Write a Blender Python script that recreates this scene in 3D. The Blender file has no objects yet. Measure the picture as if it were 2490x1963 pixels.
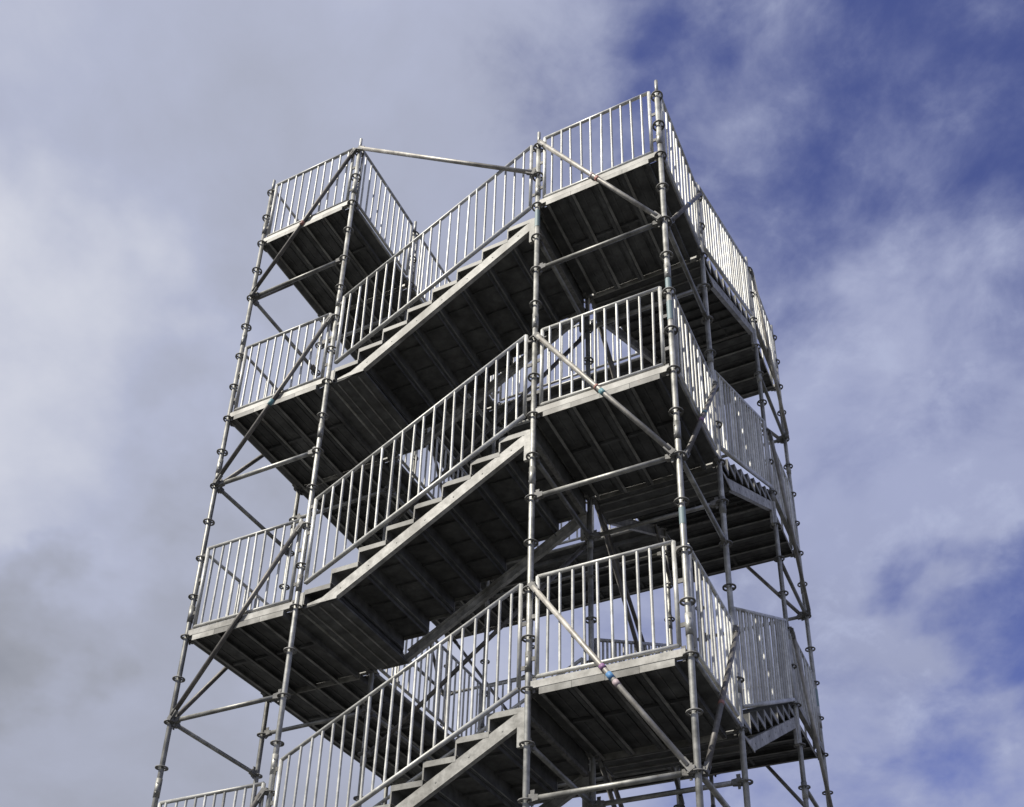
import bpy, math, random
from mathutils import Vector, Matrix

random.seed(7)
scene = bpy.context.scene
COL = scene.collection

# ------------------------------------------------------------------ camera
cam_d = bpy.data.cameras.new("camera")
cam = bpy.data.objects.new("camera", cam_d)
COL.objects.link(cam)
right = Vector((0.8879, 0.4586, 0.0364))
down = Vector((-0.1899, 0.4373, -0.8790))
fwd = Vector((-0.4190, 0.7736, 0.4754))
M = Matrix(((right.x, -down.x, -fwd.x, 2.1168),
            (right.y, -down.y, -fwd.y, -7.2561),
            (right.z, -down.z, -fwd.z, 12.0 - 10.4466),
            (0, 0, 0, 1)))
cam.matrix_world = M
cam_d.sensor_fit = 'HORIZONTAL'
cam_d.sensor_width = 36.0
cam_d.lens = 36.0 * 2692.4 / 2490.0
cam_d.shift_x = (1245.0 - 1176.7) / 2490.0
cam_d.shift_y = (1695.1 - 981.5) / 2490.0
cam_d.clip_start = 0.1
cam_d.clip_end = 5000.0
scene.camera = cam

# ------------------------------------------------------------------ sun, sky, exposure
TO_SUN = Vector((-0.52, -0.85, 1.08)).normalized()
SUN_EL = math.asin(TO_SUN.z)
SUN_AZ = math.atan2(TO_SUN.x, TO_SUN.y)
sun_d = bpy.data.lights.new("sun", 'SUN')
sun_d.energy = 4.9
sun_d.angle = math.radians(0.6)
sun_d.color = (1.0, 0.95, 0.87)
sun = bpy.data.objects.new("sun", sun_d)
COL.objects.link(sun)
sun.rotation_euler = (-TO_SUN).to_track_quat('-Z', 'Y').to_euler()

scene.view_settings.view_transform = 'Standard'
scene.view_settings.look = 'None'
scene.view_settings.exposure = 0.0
scene.view_settings.gamma = 1.0
scene.view_settings.use_curve_mapping = False

world = bpy.data.worlds.new("World")
scene.world = world
world.use_nodes = True


def build_sky():
    nt = world.node_tree
    nt.nodes.clear()
    N, L = nt.nodes, nt.links

    def node(t, **kw):
        n = N.new(t)
        for k, v in kw.items():
            setattr(n, k, v)
        return n

    def math_(op, a, b=None, c=None, clamp=False):
        n = node('ShaderNodeMath', operation=op, use_clamp=clamp)
        for i, v in enumerate((a, b, c)):
            if v is None:
                continue
            if isinstance(v, (int, float)):
                n.inputs[i].default_value = v
            else:
                L.new(v, n.inputs[i])
        return n.outputs[0]

    def noise(vec, scale, detail, rough, dist=0.0):
        n = node('ShaderNodeTexNoise')
        n.inputs['Scale'].default_value = scale
        n.inputs['Detail'].default_value = detail
        n.inputs['Roughness'].default_value = rough
        n.inputs['Distortion'].default_value = dist
        L.new(vec, n.inputs['Vector'])
        return n.outputs['Fac']

    def dot(vec, d):
        n = node('ShaderNodeVectorMath', operation='DOT_PRODUCT')
        L.new(vec, n.inputs[0])
        n.inputs[1].default_value = d
        return n.outputs['Value']

    def smooth(x, a, b, lo=0.0, hi=1.0):
        n = node('ShaderNodeMapRange', interpolation_type='SMOOTHSTEP')
        L.new(x, n.inputs['Value'])
        n.inputs['From Min'].default_value = a
        n.inputs['From Max'].default_value = b
        n.inputs['To Min'].default_value = lo
        n.inputs['To Max'].default_value = hi
        return n.outputs['Result']

    def mix(f, a, b):
        n = node('ShaderNodeMix', data_type='RGBA')
        if isinstance(f, float):
            n.inputs[0].default_value = f
        else:
            L.new(f, n.inputs[0])
        for i, v in ((6, a), (7, b)):
            if isinstance(v, tuple):
                n.inputs[i].default_value = (*v, 1)
            else:
                L.new(v, n.inputs[i])
        return n.outputs[2]

    tc = node('ShaderNodeTexCoord')
    D = tc.outputs['Generated']
    sky = node('ShaderNodeTexSky', sky_type='NISHITA')
    sky.sun_disc = False
    sky.sun_elevation = SUN_EL
    sky.sun_rotation = SUN_AZ
    sky.altitude = 300.0
    sky.air_density = 1.0
    sky.dust_density = 0.6
    sky.ozone_density = 2.2

    mp = node('ShaderNodeMapping')
    mp.inputs['Rotation'].default_value = (0.35, 0.2, 0.55)
    mp.inputs['Scale'].default_value = (1.0, 1.0, 1.35)
    mp.inputs['Location'].default_value = (SKY_X, SKY_Y, SKY_Z)
    L.new(D, mp.inputs['Vector'])
    V = mp.outputs['Vector']
    big = noise(V, 2.6, 3.0, 0.5, 0.3)
    mid = noise(V, 7.0, 6.0, 0.58, 0.35)
    fine = noise(V, 19.0, 7.0, 0.60, 0.25)
    soft = noise(V, 3.4, 2.0, 0.45, 0.2)

    wn = node('ShaderNodeTexNoise')
    wn.inputs['Scale'].default_value = 5.0
    wn.inputs['Detail'].default_value = 5.0
    L.new(V, wn.inputs['Vector'])
    w1 = node('ShaderNodeVectorMath', operation='SUBTRACT')
    L.new(wn.outputs['Color'], w1.inputs[0])
    w1.inputs[1].default_value = (0.5, 0.5, 0.5)
    w2 = node('ShaderNodeVectorMath', operation='MULTIPLY_ADD')
    L.new(w1.outputs[0], w2.inputs[0])
    w2.inputs[1].default_value = (0.42, 0.42, 0.42)
    L.new(D, w2.inputs[2])
    w3 = node('ShaderNodeVectorMath', operation='NORMALIZE')
    L.new(w2.outputs[0], w3.inputs[0])
    W = w3.outputs[0]

    def field(spots, f):
        """soft patches of sky: (direction, inner and outer radius in degrees, amount)"""
        for d, r0, r1, amt in spots:
            d = Vector(d).normalized()
            w = smooth(dot(W, d), math.cos(math.radians(r1)), math.cos(math.radians(r0)))
            f = math_('MULTIPLY_ADD', w, amt, f)
        return f

    # cloud cover: thick stratus to the west, breaking up towards the east
    f = math_('MULTIPLY', big, 0.45)
    f = math_('MULTIPLY_ADD', mid, 0.92, f)
    f = math_('MULTIPLY_ADD', fine, 0.36, f)
    side = dot(D, (0.855, 0.515, 0.06))
    f = math_('ADD', f, smooth(side, -0.22, 0.20, 0.60, 0.14))
    f = field(COVER_SPOTS, f)
    cover = smooth(f, 0.52, 1.20, 0.03, 1.0)

    # cloud body: pale lavender, grey where thick, brighter where thin
    shade = math_('MULTIPLY_ADD', soft, 0.28, math_('MULTIPLY', mid, 0.14))
    shade = math_('MULTIPLY_ADD', big, 0.16, shade)
    shade = math_('MULTIPLY_ADD', fine, 0.06, shade)
    shade = math_('ADD', shade, 0.24)
    shade = field(SHADE_SPOTS, shade)
    rp = node('ShaderNodeValToRGB')
    el = rp.color_ramp.elements
    for e, (p, c) in zip([el[0], el[1], el.new(0.5), el.new(0.6)],
                         ((0.22, (0.175, 0.195, 0.235)), (0.86, (0.66, 0.71, 0.76)),
                          (0.43, (0.335, 0.352, 0.415)), (0.60, (0.452, 0.484, 0.622)))):
        e.position = p
        e.color = (*c, 1)
    L.new(shade, rp.inputs[0])
    cloud = rp.outputs[0]
    whit = math_('MULTIPLY', smooth(fine, 0.50, 0.72), smooth(side, 0.1, 0.4))
    cloud = mix(math_('MULTIPLY', whit, 0.75), cloud, (0.63, 0.675, 0.80))

    # thin eastern cloud takes on the blue behind it
    cloud = mix(math_('MULTIPLY', smooth(side, -0.1, 0.40), 0.62), cloud, (0.315, 0.355, 0.575))

    bl = node('ShaderNodeMix', data_type='RGBA', blend_type='MULTIPLY')
    bl.inputs[0].default_value = 1.0
    L.new(sky.outputs[0], bl.inputs[6])
    bl.inputs[7].default_value = (0.086, 0.074, 0.122, 1)
    col = mix(cover, bl.outputs[2], cloud)
    bg = node('ShaderNodeBackground')
    bg.inputs['Strength'].default_value = 1.0
    L.new(col, bg.inputs['Color'])
    out = node('ShaderNodeOutputWorld')
    L.new(bg.outputs[0], out.inputs['Surface'])


SKY_X, SKY_Y, SKY_Z = 3.1, 1.7, 0.4
COVER_SPOTS = [((0.04, 0.57, 0.83), 2, 21, -0.27),
               ((0.02, 0.8646, 0.5047), 0.3, 6, -0.44),
               ((-0.12, 0.53, 0.84), 0.3, 5, -0.14),
               ((-0.05, 0.77, 0.64), 2, 10, 0.22),
               ((-0.07, 0.915, 0.39), 0.3, 4, -0.20)]
SHADE_SPOTS = [((-0.6700, 0.4219, 0.6132), 0.5, 13, 0.17),
               ((-0.7283, 0.5100, 0.4600), 0.2, 6, -0.13),
               ((-0.7000, 0.6000, 0.4000), 1, 16, -0.09),
               ((-0.12, 0.84, 0.53), 1, 6, -0.09)]
build_sky()


# ------------------------------------------------------------------ materials
def new_mat(name):
    m = bpy.data.materials.new(name)
    m.use_nodes = True
    return m, m.node_tree, m.node_tree.nodes['Principled BSDF']


def ramp(nt, src, stops):
    r = nt.nodes.new('ShaderNodeValToRGB')
    el = r.color_ramp.elements
    while len(el) < len(stops):
        el.new(0.5)
    for e, (p, c) in zip(el, stops):
        e.position = p
        e.color = (*c, 1)
    nt.links.new(src, r.inputs[0])
    return r.outputs[0]


def metal_mat(name, lo, hi, metallic, rough, rust=0.0, vary=0.25, scale=14.0, grime=0.35, bump=0.12):
    """weathered zinc: mottled spangle, dull patches, streaks, sparse rust"""
    m, nt, b = new_mat(name)
    N, L = nt.nodes, nt.links
    geo = N.new('ShaderNodeNewGeometry')
    info = N.new('ShaderNodeObjectInfo')

    def noise(scale, detail, rough_, stretch=None, off=True):
        mp = N.new('ShaderNodeMapping')
        if stretch:
            mp.inputs['Scale'].default_value = stretch
        L.new(geo.outputs['Position'], mp.inputs['Vector'])
        n = N.new('ShaderNodeTexNoise')
        n.inputs['Scale'].default_value = scale
        n.inputs['Detail'].default_value = detail
        n.inputs['Roughness'].default_value = rough_
        L.new(mp.outputs[0], n.inputs['Vector'])
        return n.outputs['Fac']
    spangle = noise(scale, 6, 0.65)
    col = ramp(nt, spangle, [(0.33, lo), (0.66, hi)])
    dirt = noise(3.2, 5, 0.6, (1, 1, 0.35))
    dmask = ramp(nt, dirt, [(0.45, (0, 0, 0)), (0.72, (1, 1, 1))])
    mx = N.new('ShaderNodeMix')
    mx.data_type = 'RGBA'
    mm = N.new('ShaderNodeMath')
    mm.operation = 'MULTIPLY'
    mm.inputs[1].default_value = grime
    L.new(dmask, mm.inputs[0])
    L.new(mm.outputs[0], mx.inputs[0])
    L.new(col, mx.inputs[6])
    mx.inputs[7].default_value = (lo[0] * 0.50, lo[1] * 0.47, lo[2] * 0.42, 1)
    col = mx.outputs[2]
    # object to object variation
    hv = N.new('ShaderNodeHueSaturation')
    vr = N.new('ShaderNodeMapRange')
    vr.inputs['To Min'].default_value = 1.0 - vary
    vr.inputs['To Max'].default_value = 1.0 + vary * 0.6
    L.new(info.outputs['Random'], vr.inputs['Value'])
    L.new(vr.outputs[0], hv.inputs['Value'])
    L.new(col, hv.inputs['Color'])
    col = hv.outputs[0]
    if rust > 0:
        rn = noise(9.0, 8, 0.7)
        rm = ramp(nt, rn, [(0.62, (0, 0, 0)), (0.74, (1, 1, 1))])
        ml = N.new('ShaderNodeMath')
        ml.operation = 'MULTIPLY'
        ml.inputs[1].default_value = rust
        L.new(rm, ml.inputs[0])
        m2 = N.new('ShaderNodeMix')
        m2.data_type = 'RGBA'
        L.new(ml.outputs[0], m2.inputs[0])
        L.new(col, m2.inputs[6])
        m2.inputs[7].default_value = (0.16, 0.075, 0.035, 1)
        col = m2.outputs[2]
    L.new(col, b.inputs['Base Color'])
    b.inputs['Metallic'].default_value = metallic
    rr = N.new('ShaderNodeMapRange')
    rr.inputs['To Min'].default_value = rough - 0.1
    rr.inputs['To Max'].default_value = rough + 0.16
    L.new(spangle, rr.inputs['Value'])
    L.new(rr.outputs[0], b.inputs['Roughness'])
    bp = N.new('ShaderNodeBump')
    bp.inputs['Strength'].default_value = bump
    bp.inputs['Distance'].default_value = 0.004
    fine = noise(60.0, 4, 0.6)
    L.new(fine, bp.inputs['Height'])
    L.new(bp.outputs[0], b.inputs['Normal'])
    return m


MAT = {
    'tube': metal_mat('galvanised_tube', (0.22, 0.22, 0.20), (0.52, 0.515, 0.47), 0.55, 0.48, 0.55, 0.35, 7.0, 0.7),
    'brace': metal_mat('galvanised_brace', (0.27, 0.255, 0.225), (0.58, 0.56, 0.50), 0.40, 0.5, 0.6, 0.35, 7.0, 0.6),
    'brace_shaded': metal_mat('shaded_brace', (0.11, 0.103, 0.092), (0.26, 0.245, 0.22), 0.4, 0.5, 0.45, 0.25, 9.0, 0.45),  # darker copy of the brace zinc: shade painted into its colour, plus some rust
    'ring': metal_mat('galvanised_casting', (0.13, 0.128, 0.12), (0.30, 0.295, 0.275), 0.2, 0.68, 0.5, 0.3, 25.0, 0.5),
    'rail': metal_mat('galvanised_guardrail', (0.47, 0.47, 0.435), (0.76, 0.755, 0.70), 0.28, 0.46, 0.3, 0.3, 12.0, 0.55),
    'beam': metal_mat('galvanised_transom', (0.24, 0.235, 0.21), (0.54, 0.53, 0.485), 0.15, 0.55, 0.45, 0.25, 7.0, 0.75),
    'stringer': metal_mat('galvanised_stringer', (0.23, 0.225, 0.20), (0.56, 0.55, 0.50), 0.12, 0.60, 0.45, 0.2, 11.0, 0.8),
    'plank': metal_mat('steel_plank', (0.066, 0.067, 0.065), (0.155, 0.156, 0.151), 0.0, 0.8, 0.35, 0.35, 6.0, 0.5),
    'lip': metal_mat('worn_plank_edge', (0.17, 0.168, 0.156), (0.38, 0.375, 0.35), 0.2, 0.55, 0.5, 0.3, 5.0, 0.7),
    'plank_end': metal_mat('plank_end_cap', (0.22, 0.215, 0.19), (0.52, 0.51, 0.46), 0.1, 0.6, 0.45, 0.4, 9.0, 0.7),
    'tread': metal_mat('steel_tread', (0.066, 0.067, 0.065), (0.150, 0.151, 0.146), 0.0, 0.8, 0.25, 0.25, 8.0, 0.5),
    'tread_end': metal_mat('tread_end_plate', (0.17, 0.167, 0.15), (0.38, 0.375, 0.34), 0.15, 0.58, 0.4, 0.25, 10.0, 0.6),
}


def paint(name, col):
    m, nt, b = new_mat(name)
    n = nt.nodes.new('ShaderNodeTexNoise')
    n.inputs['Scale'].default_value = 40
    n.inputs['Detail'].default_value = 5
    c = ramp(nt, n.outputs['Fac'], [(0.35, tuple(v * 0.7 + 0.05 for v in col)), (0.65, col)])
    nt.links.new(c, b.inputs['Base Color'])
    b.inputs['Roughness'].default_value = 0.55
    return m


PAINT = {
    'teal': paint('teal_band', (0.12, 0.30, 0.33)),
    'blue': paint('blue_band', (0.08, 0.25, 0.50)),
    'purple': paint('purple_band', (0.26, 0.12, 0.27)),
    'red': paint('red_band', (0.36, 0.15, 0.11)),
    'pale_teal': paint('pale_teal_paint', (0.24, 0.33, 0.33)),
    'pink': paint('pink_band', (0.48, 0.38, 0.39)),
}

# ------------------------------------------------------------------ ground
gm, gnt, gb = new_mat('gravel_ground')
gn = gnt.nodes.new('ShaderNodeTexNoise')
gn.inputs['Scale'].default_value = 0.8
gn.inputs['Detail'].default_value = 10
gc = gnt.nodes.new('ShaderNodeTexCoord')
gnt.links.new(gc.outputs['Object'], gn.inputs['Vector'])
gnt.links.new(ramp(gnt, gn.outputs['Fac'], [(0.35, (0.045, 0.047, 0.045)), (0.65, (0.082, 0.083, 0.082))]), gb.inputs['Base Color'])
gb.inputs['Roughness'].default_value = 0.95


# ------------------------------------------------------------------ mesh helpers
class MB:
    def __init__(self):
        self.v, self.f, self.s, self.m = [], [], [], []

    def face(self, idx, smooth=False, mat=0):
        self.f.append(tuple(idx)); self.s.append(smooth); self.m.append(mat)

    def box(self, x0, x1, y0, y1, z0, z1, mat=0, bev=0.0):
        if bev <= 0:
            b = len(self.v)
            self.v += [(x0, y0, z0), (x1, y0, z0), (x1, y1, z0), (x0, y1, z0),
                       (x0, y0, z1), (x1, y0, z1), (x1, y1, z1), (x0, y1, z1)]
            for q in ((0, 3, 2, 1), (4, 5, 6, 7), (0, 1, 5, 4), (1, 2, 6, 5), (2, 3, 7, 6), (3, 0, 4, 7)):
                self.face([b + i for i in q], False, mat)
        else:   # chamfered round the x axis
            pr = [(y0 + bev, z0), (y1 - bev, z0), (y1, z0 + bev), (y1, z1 - bev),
                  (y1 - bev, z1), (y0 + bev, z1), (y0, z1 - bev), (y0, z0 + bev)]
            self.prism([(x0, y, z) for y, z in pr], [(x1, y, z) for y, z in pr], mat)
        return self

    def prism(self, A, B, mat=0):
        """loop A at the start, loop B at the end, same winding"""
        b, n = len(self.v), len(A)
        self.v += [tuple(p) for p in A] + [tuple(p) for p in B]
        for i in range(n):
            j = (i + 1) % n
            self.face((b + i, b + j, b + n + j, b + n + i), False, mat)
        self.face([b + i for i in reversed(range(n))], False, mat)
        self.face([b + n + i for i in range(n)], False, mat)
        return self

    def tube(self, a, c, r, n=10, mat=0, r2=None, cap=True):
        a, c = Vector(a), Vector(c)
        d = (c - a).normalized()
        u = d.orthogonal().normalized() if abs(d.z) < 0.999 else Vector((1, 0, 0))
        if abs(d.z) < 0.999:
            u = d.cross(Vector((0, 0, 1))).normalized()
        w = d.cross(u)
        r2 = r if r2 is None else r2
        b = len(self.v)
        for p, rr in ((a, r), (c, r2)):
            for i in range(n):
                t = 2 * math.pi * i / n
                self.v.append(tuple(p + (u * math.cos(t) + w * math.sin(t)) * rr))
        for i in range(n):
            j = (i + 1) % n
            self.face((b + i, b + j, b + n + j, b + n + i), True, mat)
        if cap:
            self.face([b + i for i in reversed(range(n))], False, mat)
            self.face([b + n + i for i in range(n)], False, mat)
        return self

    def mesh(self, name, mats):
        me = bpy.data.meshes.new(name)
        me.from_pydata(self.v, [], self.f)
        me.polygons.foreach_set('use_smooth', self.s)
        me.polygons.foreach_set('material_index', self.m)
        for k in mats:
            me.materials.append(k)
        me.update()
        return me


def link(name, me, parent=None, loc=(0, 0, 0), rz=0.0):
    o = bpy.data.objects.new(name, me)
    COL.objects.link(o)
    o.parent = parent
    o.location = loc
    o.rotation_euler = (0, 0, rz)
    return o


gmesh = MB()
gmesh.v = [(-2000, -2000, 0), (2000, -2000, 0), (2000, 2000, 0), (-2000, 2000, 0)]
gmesh.face((0, 1, 2, 3))
ground = link('ground', gmesh.mesh('ground', [gm]))
ground['kind'] = 'structure'

# ------------------------------------------------------------------ tower layout
A, B = 1.40, 2.572
X1, X2, X3, X4 = -2 * A - B, -A - B, -A, 0.0
Y0, Y1, Y2, Y3 = 0.0, A, A + B, 2 * A + B
GRID = {'F1': (X1, Y0), 'F2': (X2, Y0), 'F3': (X3, Y0), 'F4': (X4, Y0),
        'L1': (X1, Y1), 'I1': (X2, Y1), 'I2': (X3, Y1), 'R1': (X4, Y1),
        'L2': (X1, Y2), 'I3': (X2, Y2), 'I4': (X3, Y2), 'R2': (X4, Y2),
        'B1': (X1, Y3), 'B2': (X2, Y3), 'B3': (X3, Y3), 'B4': (X4, Y3)}
HI = [13.5, 10.5, 7.5, 4.5, 1.5]      # ring walkways: front left, left, back, back right
LO = [12.0, 9.0, 6.0, 3.0]            # front right landings between two flights
TOPZ = {k: 14.75 for k in GRID}
for k in ('F3', 'F4', 'R1'):
    TOPZ[k] = 13.25
TOPZ['I2'] = 13.25
RT = 0.0275

tower = bpy.data.objects.new('scaffold_stair_tower', None)
COL.objects.link(tower)
tower.empty_display_size = 1.0
tower['label'] = 'tall grey galvanised scaffold stair tower with barred guardrails under cloudy sky'
tower['category'] = 'stair tower'

# shared rosette: ring with spokes round the tube
rb = MB()
NS = 16
prof = [(0.066, -0.0055), (0.066, 0.0055), (0.049, 0.0055), (0.049, -0.0055)]
base = len(rb.v)
for i in range(NS):
    t = 2 * math.pi * i / NS
    for r, z in prof:
        rb.v.append((r * math.cos(t), r * math.sin(t), z))
for i in range(NS):
    j = (i + 1) % NS
    for k in range(4):
        l = (k + 1) % 4
        rb.face((base + i * 4 + k, base + i * 4 + l, base + j * 4 + l, base + j * 4 + k), k in (0, 2))
for k in range(4):
    t = math.pi / 4 + k * math.pi / 2
    c, s = math.cos(t), math.sin(t)
    p = [(0.026 * c - w * s, 0.026 * s + w * c, z) for w, z in ((-.009, -.005), (.009, -.005), (.009, .005), (-.009, .005))]
    q = [(0.052 * c - w * s, 0.052 * s + w * c, z) for w, z in ((-.009, -.005), (.009, -.005), (.009, .005), (-.009, .005))]
    rb.prism(p, q)
ROSETTE = rb.mesh('rosette', [MAT['ring']])
sb = MB()
sb.tube((0, 0, -0.10), (0, 0, 0.10), RT + 0.0045, 12)
sb.tube((0, -0.036, 0.05), (0, 0.036, 0.05), 0.008, 6)
sb.tube((0, -0.036, -0.05), (0, 0.036, -0.05), 0.008, 6)
SLEEVE = sb.mesh('coupling_sleeve', [MAT['tube']])
bb = MB()
bb.box(-0.075, 0.075, -0.075, 0.075, 0.001, 0.009)
bb.tube((0, 0, 0.009), (0, 0, 0.30), 0.019, 10)
bb.tube((0, 0, 0.17), (0, 0, 0.20), 0.05, 6)
BASE = bb.mesh('base_jack', [MAT['ring']])

STD = {}
SHOWN = ('F1', 'F2', 'F3', 'F4', 'R1', 'R2', 'B4', 'L1', 'I1', 'I2')
for k, (x, y) in GRID.items():
    mb = MB()
    top = TOPZ[k]
    mb.tube((0, 0, 0.20), (0, 0, top - 0.22), RT, 12)
    mb.tube((0, 0, top - 0.22), (0, 0, top), 0.0195, 10)       # spigot on top
    o = link('standard', mb.mesh('standard', [MAT['tube']]), tower, (x, y, 0))
    STD[k] = o
    # sleeves where tubes are coupled
    zc = {'F4': 2.27, 'F3': 2.25, 'F2': 1.77, 'F1': 1.77}.get(k, 1.25 + 0.5 * random.randint(0, 3) + 0.2)
    z = zc
    while z < top - 0.6:
        link('coupling_sleeve', SLEEVE, o, (0, 0, z), random.uniform(0, 6))
        z += 2.0
    link('base_jack', BASE, o)
    n = int(round((top - 0.25) / 0.5))
    rest = MB()
    for i in range(0, n + 1):
        zz = 0.5 * i + 0.0
        if zz < 0.4 or zz > top - 0.2:
            continue
        if k in SHOWN and zz > 4.2:
            link('rosette', ROSETTE, o, (0, 0, zz - 0.012), random.gauss(0, 0.12))
        else:
            off = len(rest.v)
            rest.v += [(v.co.x, v.co.y, v.co.z + zz - 0.012) for v in ROSETTE.vertices]
            for p in ROSETTE.polygons:
                rest.face([off + q for q in p.vertices], p.use_smooth)
    if rest.v:
        r = link('rosettes', rest.mesh('rosettes', [MAT['ring']]), o)
        r['kind'] = 'stuff'


# faded owner's paint left on three of the posts
for k, z0, z1 in (('F3', 11.66, 11.92), ('F4', 7.25, 7.42), ('F4', 9.62, 9.86), ('F4', 10.02, 10.2), ('B4', 8.15, 8.4)):
    bm = MB()
    bm.tube((0, 0, z0), (0, 0, z1), RT + 0.0016, 12, cap=False)
    q = link('paint_patch', bm.mesh('paint_patch', [PAINT['pale_teal']]), STD[k])
    q['label'] = 'faded teal paint band on the post'


# ------------------------------------------------------------------ ledgers and braces
def V3(k, z):
    return Vector((*GRID[k], z))


def wedge_head(mb, p, d, mat=1):
    """cast ledger head gripping a rosette at p, tube leaving along d"""
    side = d.cross(Vector((0, 0, 1))).normalized()
    a = p + d * 0.032
    c = p + d * 0.115
    for (pp, qq, h0, h1, w0, w1) in ((a, c, 0.036, 0.024, 0.021, 0.024),):
        lo = [pp + side * s * w0 + Vector((0, 0, z * h0)) for s, z in ((-1, -1), (1, -1), (1, 1), (-1, 1))]
        hi = [qq + side * s * w1 + Vector((0, 0, z * h1)) for s, z in ((-1, -1), (1, -1), (1, 1), (-1, 1))]
        mb.prism([tuple(v) for v in lo], [tuple(v) for v in hi], mat)
    w = p + d * 0.056                                        # the wedge itself
    lo = [w + side * s * 0.004 + d * t for s, t in ((-1, -.012), (1, -.012), (1, .010), (-1, .010))]
    hi = [w + side * s * 0.004 + d * t for s, t in ((-1, -.018), (1, -.018), (1, .020), (-1, .020))]
    mb.prism([tuple(v + Vector((0, 0, -0.065))) for v in lo], [tuple(v + Vector((0, 0, 0.075))) for v in hi], mat)


def ledger(a, b, z, name='ledger', r=0.0242):
    p, q = V3(a, z), V3(b, z)
    d = (q - p).normalized()
    L = (q - p).length
    mb = MB()
    mb.tube((0.10, 0, 0), (L - 0.10, 0, 0), r, 10)
    wedge_head(mb, Vector((0, 0, 0)), Vector((1, 0, 0)))
    wedge_head(mb, Vector((L, 0, 0)), Vector((-1, 0, 0)))
    return link(name, mb.mesh(name, [MAT['tube'], MAT['ring']]), tower, p, math.atan2(d.y, d.x))


def brace(a, za, b, zb, out, bands=(), r=0.0245, mat='brace'):
    """diagonal tube outside the plane of the standards; out = outward normal"""
    out = Vector(out)
    p = V3(a, za) + out * 0.052
    q = V3(b, zb) + out * 0.052
    d = (q - p)
    h = Vector((d.x, d.y, 0)).normalized()
    p = p + h * 0.055 + Vector((0, 0, 0.03 if zb > za else -0.03))
    q = q - h * 0.055 + Vector((0, 0, -0.03 if zb > za else 0.03))
    d = q - p
    u = d.normalized()
    mb = MB()
    mb.tube((0, 0, 0), tuple(d), r, 10)
    for e, s in ((Vector((0, 0, 0)), 1), (d, -1)):           # clevis heads
        w = u.cross(out).normalized()
        lo = [e - u * s * 0.05 + out * o * 0.014 + w * t * 0.026 for o, t in ((-1, -1), (1, -1), (1, 1), (-1, 1))]
        hi = [e + u * s * 0.07 + out * o * 0.020 + w * t * 0.028 for o, t in ((-1, -1), (1, -1), (1, 1), (-1, 1))]
        mb.prism([tuple(v) for v in lo], [tuple(v) for v in hi], 1)
        hb = e - u * s * 0.03 - out * 0.03
        lo = [hb + h * s * t + Vector((0, 0, z)) for t, z in ((-.03, -.03), (.03, -.03), (.03, .03), (-.03, .03))]
        hi = [v + out * 0.03 for v in lo]
        mb.prism([tuple(v) for v in lo], [tuple(v) for v in hi], 1)
    o = link('diagonal_brace', mb.mesh('diagonal_brace', [MAT[mat], MAT['ring']]), tower, p)
    for t, w, c in bands:
        bm = MB()
        bm.tube(tuple(d * t - u * w / 2), tuple(d * t + u * w / 2), r + 0.0022, 12)
        q = link('colour_band', bm.mesh('colour_band', [PAINT[c]]), o)
        q['label'] = c + ' painted marking band round the brace'
    return o


FRB = {12.0: [(0.485, 0.05, 'red'), (0.53, 0.03, 'pink')],
       9.0: [(0.475, 0.07, 'teal'), (0.52, 0.03, 'red')],
       6.0: [(0.46, 0.07, 'blue'), (0.51, 0.05, 'purple'), (0.42, 0.06, 'pink')]}
RRB = {12.0: [(0.55, 0.08, 'blue')], 9.0: [(0.55, 0.06, 'teal'), (0.44, 0.08, 'purple')], 6.0: [(0.42, 0.05, 'red')]}
FLB = {13.5: [(0.48, 0.06, 'red')], 10.5: [(0.47, 0.08, 'teal')], 7.5: [], 4.5: []}
for z in LO:
    ledger('F3', 'F4', z - 1.0)
    ledger('F4', 'R1', z - 1.0)
    ledger('I2', 'R1', z - 0.5)
    ledger('F3', 'I2', z - 0.5)
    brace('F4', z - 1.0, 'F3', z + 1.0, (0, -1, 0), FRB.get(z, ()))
    brace('F4', z - 1.0, 'R1', z + 1.0, (1, 0, 0), RRB.get(z, ()), mat='brace_shaded')
    brace('I1', z - 2.5, 'I2', z - 0.5, (0, 1, 0), mat='brace_shaded')
    brace('I2', z + 0.5, 'I4', z - 1.5, (-1, 0, 0), mat='brace_shaded')
    brace('I2', z, 'I4', z - 2.5, (1, 0, 0), mat='brace_shaded')
for z in HI:
    if z > 2:
        ledger('F1', 'F2', z - 1.0)
        ledger('F1', 'L1', z - 1.0)
        ledger('L1', 'I1', z - 0.5)
        ledger('L2', 'B1', z - 1.0)
        ledger('B1', 'B2', z - 1.0)
        ledger('B3', 'B4', z - 1.0)
        ledger('R2', 'B4', z - 1.0)
        ledger('I3', 'I4', z - 0.5)
        ledger('I1', 'I3', z - 0.5)
        brace('F1', z - 1.0, 'F2', z + 1.0, (0, -1, 0), FLB.get(z, ()), mat='brace_shaded')
        brace('F1', z - 1.0, 'L1', z + 1.0, (-1, 0, 0), mat='brace_shaded')
        brace('B1', z - 1.0, 'L2', z + 1.0, (-1, 0, 0), mat='brace_shaded')
        brace('B1', z, 'B2', z - 2.0, (0, 1, 0), mat='brace_shaded')
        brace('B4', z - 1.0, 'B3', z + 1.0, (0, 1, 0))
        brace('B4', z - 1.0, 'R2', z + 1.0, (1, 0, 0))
brace('F2', 14.5, 'F3', 12.5, (0, -1, 0))

# ------------------------------------------------------------------ decks
PW, PG = 0.288, 0.003


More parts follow.
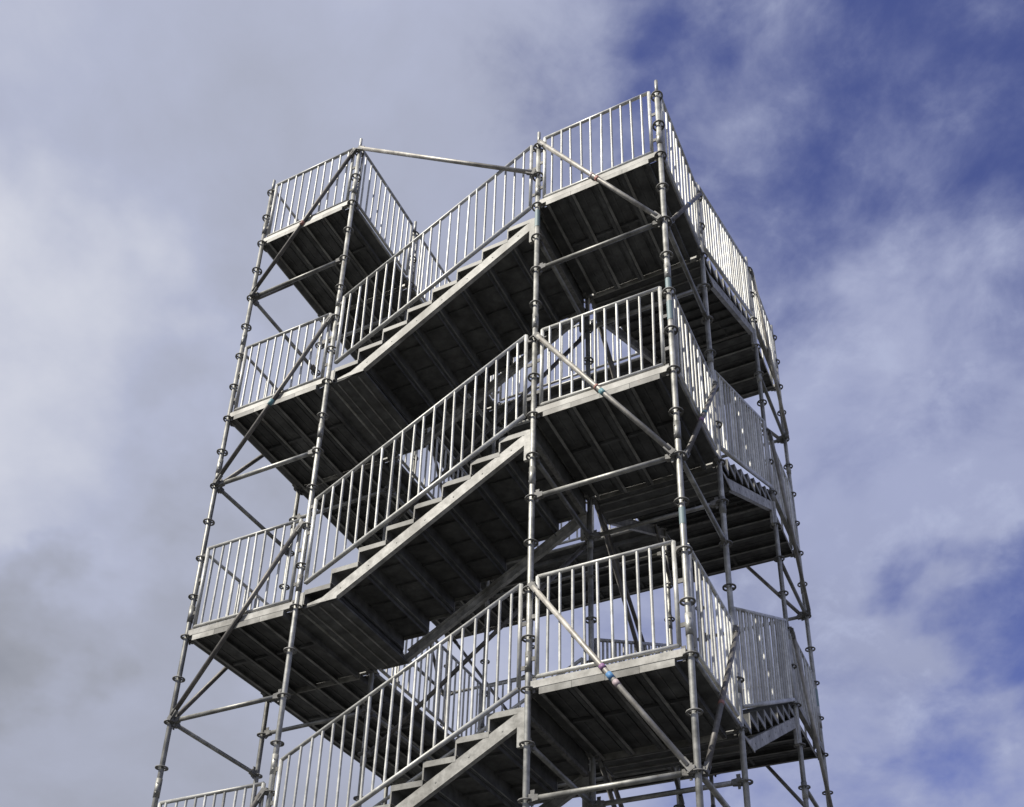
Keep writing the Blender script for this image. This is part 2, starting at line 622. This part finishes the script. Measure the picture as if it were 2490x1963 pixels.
def plank_mesh(L):
    """folded steel plank along x, centred on y=0; deck level is z=0"""
    mb = MB()
    x0, x1 = -0.044, L - 0.052
    h = PW / 2
    mb.box(x0 + .004, x1 - .004, -h, h, -0.036, -0.029)                # sheet
    for s in (-1, 1):                                          # side flanges with a lip
        ya, yb = sorted((s * h, s * (h - 0.006)))
        mb.box(x0 + .004, x1 - .004, ya, yb, -0.094, -0.0365)
        ya, yb = sorted((s * (h - 0.0065), s * (h - 0.034)))
        mb.box(x0 + .004, x1 - .004, ya, yb, -0.094, -0.088, 2 if s > 0 else 0)
    for c in (-0.052, 0.052):                                  # stiffening beads
        mb.box(x0 + 0.06, x1 - 0.06, c - 0.010, c + 0.010, -0.044, -0.0365)
    t = x0 + 0.62
    while t < x1 - 0.3:                                        # cross ribs
        mb.box(t, t + 0.03, -h + 0.036, h - 0.036, -0.074, -0.0445)
        t += 0.62
    for a, b in ((x0, x0 + 0.0038), (x1 - 0.0038, x1)):         # end caps
        mb.box(a, b, -h, h, -0.098, -0.037, 1)
    return mb.mesh('plank', [MAT['plank'], MAT['plank_end'], MAT['lip']])


PLANK = {A: plank_mesh(A), B: plank_mesh(B)}


def deck_mesh(L, last=False):
    mb = MB()
    ends = [0.0] + ([L] if last else [])
    for x in ends:                                             # transoms, u profile
        mb.box(-0.0, 0.0, 0, 0, 0, 0) if False else None
        y0, y1 = 0.034, A - 0.034
        pr = [(x - 0.027, -0.018), (x + 0.027, -0.018), (x + 0.027, 0.050), (x + 0.017, 0.056), (x - 0.017, 0.056), (x - 0.027, 0.050)]
        mb.prism([(px, y0, pz) for px, pz in reversed(pr)], [(px, y1, pz) for px, pz in reversed(pr)], 0)
        for yy, s in ((0, 1), (A, -1)):
            wedge_head(mb, Vector((x, yy, 0.012)), Vector((0, s, 0)), 1)
    for y in (0.0, A):                                         # edge tubes beside the planks
        mb.tube((0.10, y, -0.004), (L - 0.10, y, -0.004), 0.0235, 10, 2)
        wedge_head(mb, Vector((0, y, -0.004)), Vector((1, 0, 0)), 1)
        wedge_head(mb, Vector((L, y, -0.004)), Vector((-1, 0, 0)), 1)
    # infill strips either side of the planks
    for a, b in ((0.001, (A - 4 * PW - 3 * PG) / 2 + 0.022), (A - (A - 4 * PW - 3 * PG) / 2 - 0.022, A - 0.001)):
        mb.box(0.032, L - 0.057, a, b, -0.0265, -0.0195, 3)
    return mb.mesh('landing_deck', [MAT['beam'], MAT['ring'], MAT['tube'], MAT['plank']])


DECK = {(l, e): deck_mesh(l, e) for l in (A, B) for e in (False, True)}


def deck(name, L, last, loc, rz):
    o = link(name, DECK[(L, last)], tower, loc, rz)
    y = (A - 4 * PW - 3 * PG) / 2 + PW / 2
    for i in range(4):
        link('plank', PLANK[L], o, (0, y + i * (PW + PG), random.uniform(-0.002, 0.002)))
    return o


H = math.pi / 2
for z in LO:
    deck('landing_deck', A, True, (X4, Y0, z), H)
for z in HI:
    deck('landing_deck', A, False, (X2, Y0, z), H)
    deck('walkway_deck', B, False, (X2, Y1, z), H)
    deck('landing_deck', A, True, (X2, Y2, z), H)
    deck('walkway_deck', B, False, (X2, Y2, z + 0.001), 0)
    deck('landing_deck', A, True, (X3, Y2, z + 0.001), 0)

# ------------------------------------------------------------------ stair flights
RISE, GO, NT, S0 = 1.5, 0.305, 8, 0.085


def flight_mesh():
    mb = MB()
    sl = 0.583
    for y0, y1 in ((0.004, 0.054), (A - 0.054, A - 0.004)):
        # stringer: sloped channel
        s0, s1 = 0.41, 2.50
        zb0, zb1 = -0.01 + sl * (s0 - 0.465), -0.01 + sl * (s1 - 0.465)
        h = 0.135
        outer = [(0.13, -0.024), (0.474, -0.024), (0.478, 0.000), (s1, zb1), (s1, zb1 + h), (0.30, zb0 + h - sl * 0.11), (0.13, -0.002)]
        for ya, yb in ((y0, y0 + 0.008) if y0 < 0.5 else (y1 - 0.008, y1),):
            mb.prism([(s, ya, z) for s, z in outer], [(s, yb, z) for s, z in outer], 0)
        for dz0, dz1 in ((0.0, 0.009), (h - 0.009, h)):        # flanges
            ya, yb = (y0 + 0.0085, y1) if y0 < 0.5 else (y0, y1 - 0.0085)
            fl = [(s0 + 0.06, zb0 + 0.035 + dz0), (s1, zb1 + dz0), (s1, zb1 + dz1), (s0 + 0.06, zb0 + 0.035 + dz1)]
            mb.prism([(s, ya, z) for s, z in fl], [(s, yb, z) for s, z in fl], 0)
        # end plate hanging at the head
        mb.box(2.478, 2.545, y0 - 0.003, y0 + 0.03, 0.975, 1.335, 0) if y0 < 0.5 else mb.box(2.478, 2.545, y1 - 0.03, y1 + 0.003, 0.975, 1.335, 0)
    # cross bar at the head that hooks the ledger
    mb.box(2.50, 2.545, 0.04, A - 0.04, 1.275, 1.318, 1)
    mb.box(2.531, 2.541, 0.03, A - 0.03, 1.331, 1.524, 2)
    mb.box(2.531, 2.625, 0.03, A - 0.03, 1.5245, 1.537, 2)
    # foot plate bridging from the landing to the first step
    mb.box(0.026, 0.470, 0.0335, A - 0.0335, -0.020, 0.006, 2)
    mb.box(-0.05, 0.084, 0.035, A - 0.035, 0.0575, 0.066, 2)
    for sx in (0.10, 0.235, 0.37):                                # ribs under the foot plate
        mb.box(sx, sx + 0.016, 0.06, A - 0.06, -0.034, -0.0205, 3)
    for ya, yb in ((-0.002, 0.010), (A - 0.010, A + 0.002)):        # foot upright beside the post
        mb.box(0.034, 0.071, ya, yb, -0.028, 0.150, 0)
    for j in range(8):                                          # bolts through the stringer
        for ds in (0.12,):
            sx = 0.085 + 0.305 * j + ds
            if sx < 0.5 or sx > 2.45:
                continue
            zz = -0.01 + sl * (sx - 0.465) + 0.072
            mb.tube((sx, 0.0, zz), (sx, 0.0038, zz), 0.009, 6, 0)
            mb.tube((sx, A - 0.0038, zz), (sx, A + 0.0, zz), 0.009, 6, 0)
    return mb.mesh('stair_flight', [MAT['stringer'], MAT['ring'], MAT['tread'], MAT['lip']])


def tread_mesh():
    """one step: tray, closed riser below its front edge, end plates; origin at front top edge"""
    mb = MB()
    y0, y1 = 0.012, A - 0.012
    t = 0.050
    mb.box(-0.012, GO - 0.002, y0, y1, -0.010, 0.0, 0)
    mb.box(-0.012, -0.003, y0, y1, -0.164, -0.0105, 0)      # riser
    mb.box(-0.0028, 0.010, y0, y1, -0.164, -0.160, 2)            # folded lip
    mb.box(GO - 0.030, GO - 0.022, y0, y1, -t, -0.0105, 0)       # rear fold
    for yc in (0.36, 0.70, 1.04):
        mb.box(0.0, GO - 0.032, yc - 0.004, yc + 0.004, -0.036, -0.0105, 0)
    for ya, yb in ((0.002, 0.0115), (A - 0.0115, A - 0.002)):   # end plates
        mb.box(-0.012, GO - 0.004, ya, yb, -t, 0.004, 1)
        mb.box(-0.013, 0.001, ya, yb, -0.166, -t - 0.0005, 1)
    return mb.mesh('tread', [MAT['tread'], MAT['tread_end'], MAT['lip']])


FLIGHT, TREAD = flight_mesh(), tread_mesh()


def flight(x, y, z, rz):
    o = link('stair_flight', FLIGHT, tower, (x, y, z), rz)
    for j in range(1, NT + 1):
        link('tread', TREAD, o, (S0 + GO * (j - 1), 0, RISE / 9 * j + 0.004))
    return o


for z in LO:
    flight(X2, Y0, z - 1.5, 0.0)          # front: up to the front right landing
    flight(X4, Y1, z, H)                  # right side: up to the back right landing
flight(X4, Y1, 0.0, H)

# ------------------------------------------------------------------ guardrails
RB, RR = 0.0132, 0.0200


def bal(L):
    mb = MB()
    mb.tube((0, 0, 0), (0, 0, L), RB, 8, cap=False)
    return mb.mesh('baluster', [MAT['rail']])


BAL_FLAT = bal(1.0)
BAL_SLOPE = bal(1.045)


def guard_mesh(L, b0, slope, hgt):
    mb = MB()
    s0, s1 = 0.078, L - 0.088
    zb = lambda s: b0 + slope * (s - s0)
    mb.tube((s0, 0, zb(s0)), (s0, 0, zb(s0) + hgt), RR, 10)
    mb.tube((s1, 0, zb(s1)), (s1, 0, zb(s1) + hgt), RR, 10)
    mb.tube((s0, 0, zb(s0)), (s1, 0, zb(s1)), RR - .001 + (0.004 if slope else 0.0), 10)
    mb.tube((s0, 0, zb(s0) + hgt), (s1, 0, zb(s1) + hgt), RR - .001, 10)
    for s, d in ((s0, -1), (s1, 1)):                           # clamps to the standards
        e = 0.0 if d < 0 else L
        for q in (0.18, 0.60, 0.92):
            z = zb(s) + hgt * q
            z = round(z / 0.5) * 0.5 + 0.015 if False else z
            mb.box(min(s, e) + (0.02 if d < 0 else 0.0), max(s, e) - (0.0 if d < 0 else 0.02), -0.006, 0.006, z - 0.02, z + 0.02, 1)
    return mb.mesh('guardrail', [MAT['rail'], MAT['ring']])


GM = {(l, k): guard_mesh(l, *(dict(flat=(0.098, 0.0, 1.0), slope=(0.255, 0.525, 1.045))[k])) for l in (A, B) for k in ('flat', 'slope')}
JOINED = {}


def guard(a, b, z, kind='flat', single=True, inset=(0, 0)):
    pa, pb = V3(a, z), V3(b, z)
    d = (pb - pa)
    L = A if d.length < 2 else B
    o = link('guardrail', GM[(L, kind)], tower, pa + Vector((*inset, 0)), math.atan2(d.y, d.x))
    o.rotation_euler.x = random.gauss(0, 0.006)
    o.rotation_euler.y = random.gauss(0, 0.0025)
    n = 10 if L == A else 20
    s0, s1 = 0.078, L - 0.088
    first, last = 0.165, L - 0.175
    zb = (lambda s: 0.098) if kind == 'flat' else (lambda s: 0.255 + 0.525 * (s - s0))
    me = BAL_FLAT if kind == 'flat' else BAL_SLOPE
    pos = [(first + (last - first) * i / (n - 1)) for i in range(n)]
    if single:
        for s in pos:
            q = link('baluster', me, o, (s + random.gauss(0, 0.0035), 0, zb(s)))
            q.rotation_euler = (random.gauss(0, 0.004), random.gauss(0, 0.005), random.uniform(0, 6))
    else:
        key = (L, kind)
        if key not in JOINED:
            mb = MB()
            hh = 1.0 if kind == 'flat' else 1.045
            for s in pos:
                mb.tube((s, 0, zb(s)), (s, 0, zb(s) + hh), RB, 8, cap=False)
            JOINED[key] = mb.mesh('balusters', [MAT['rail']])
        j = link('balusters', JOINED[key], o)
        j['kind'] = 'stuff'
    return o


for z in LO:
    vis = z > 5
    guard('F3', 'F4', z, single=vis)
    guard('F4', 'R1', z, single=vis)
    guard('F2', 'F3', z - 1.5, 'slope', vis)
    guard('I1', 'I2', z - 1.5, 'slope', False)
    guard('R1', 'R2', z, 'slope', vis)
    guard('I2', 'I4', z, 'slope', False)
guard('R1', 'R2', 0.0, 'slope', False)
guard('I2', 'I4', 0.0, 'slope', False)
for z in HI:
    vis = z > 4
    guard('F1', 'F2', z, single=vis)
    guard('F1', 'L1', z, single=False)
    guard('L1', 'L2', z, single=False)
    guard('L2', 'B1', z, single=False)
    guard('B1', 'B2', z, single=False)
    guard('B2', 'B3', z, single=False)
    guard('B3', 'B4', z, single=False)
    guard('R2', 'B4', z, single=z > 6)
    guard('I1', 'I3', z, single=z > 13)
    guard('I3', 'I4', z, single=False)
guard('F2', 'I1', 13.5)
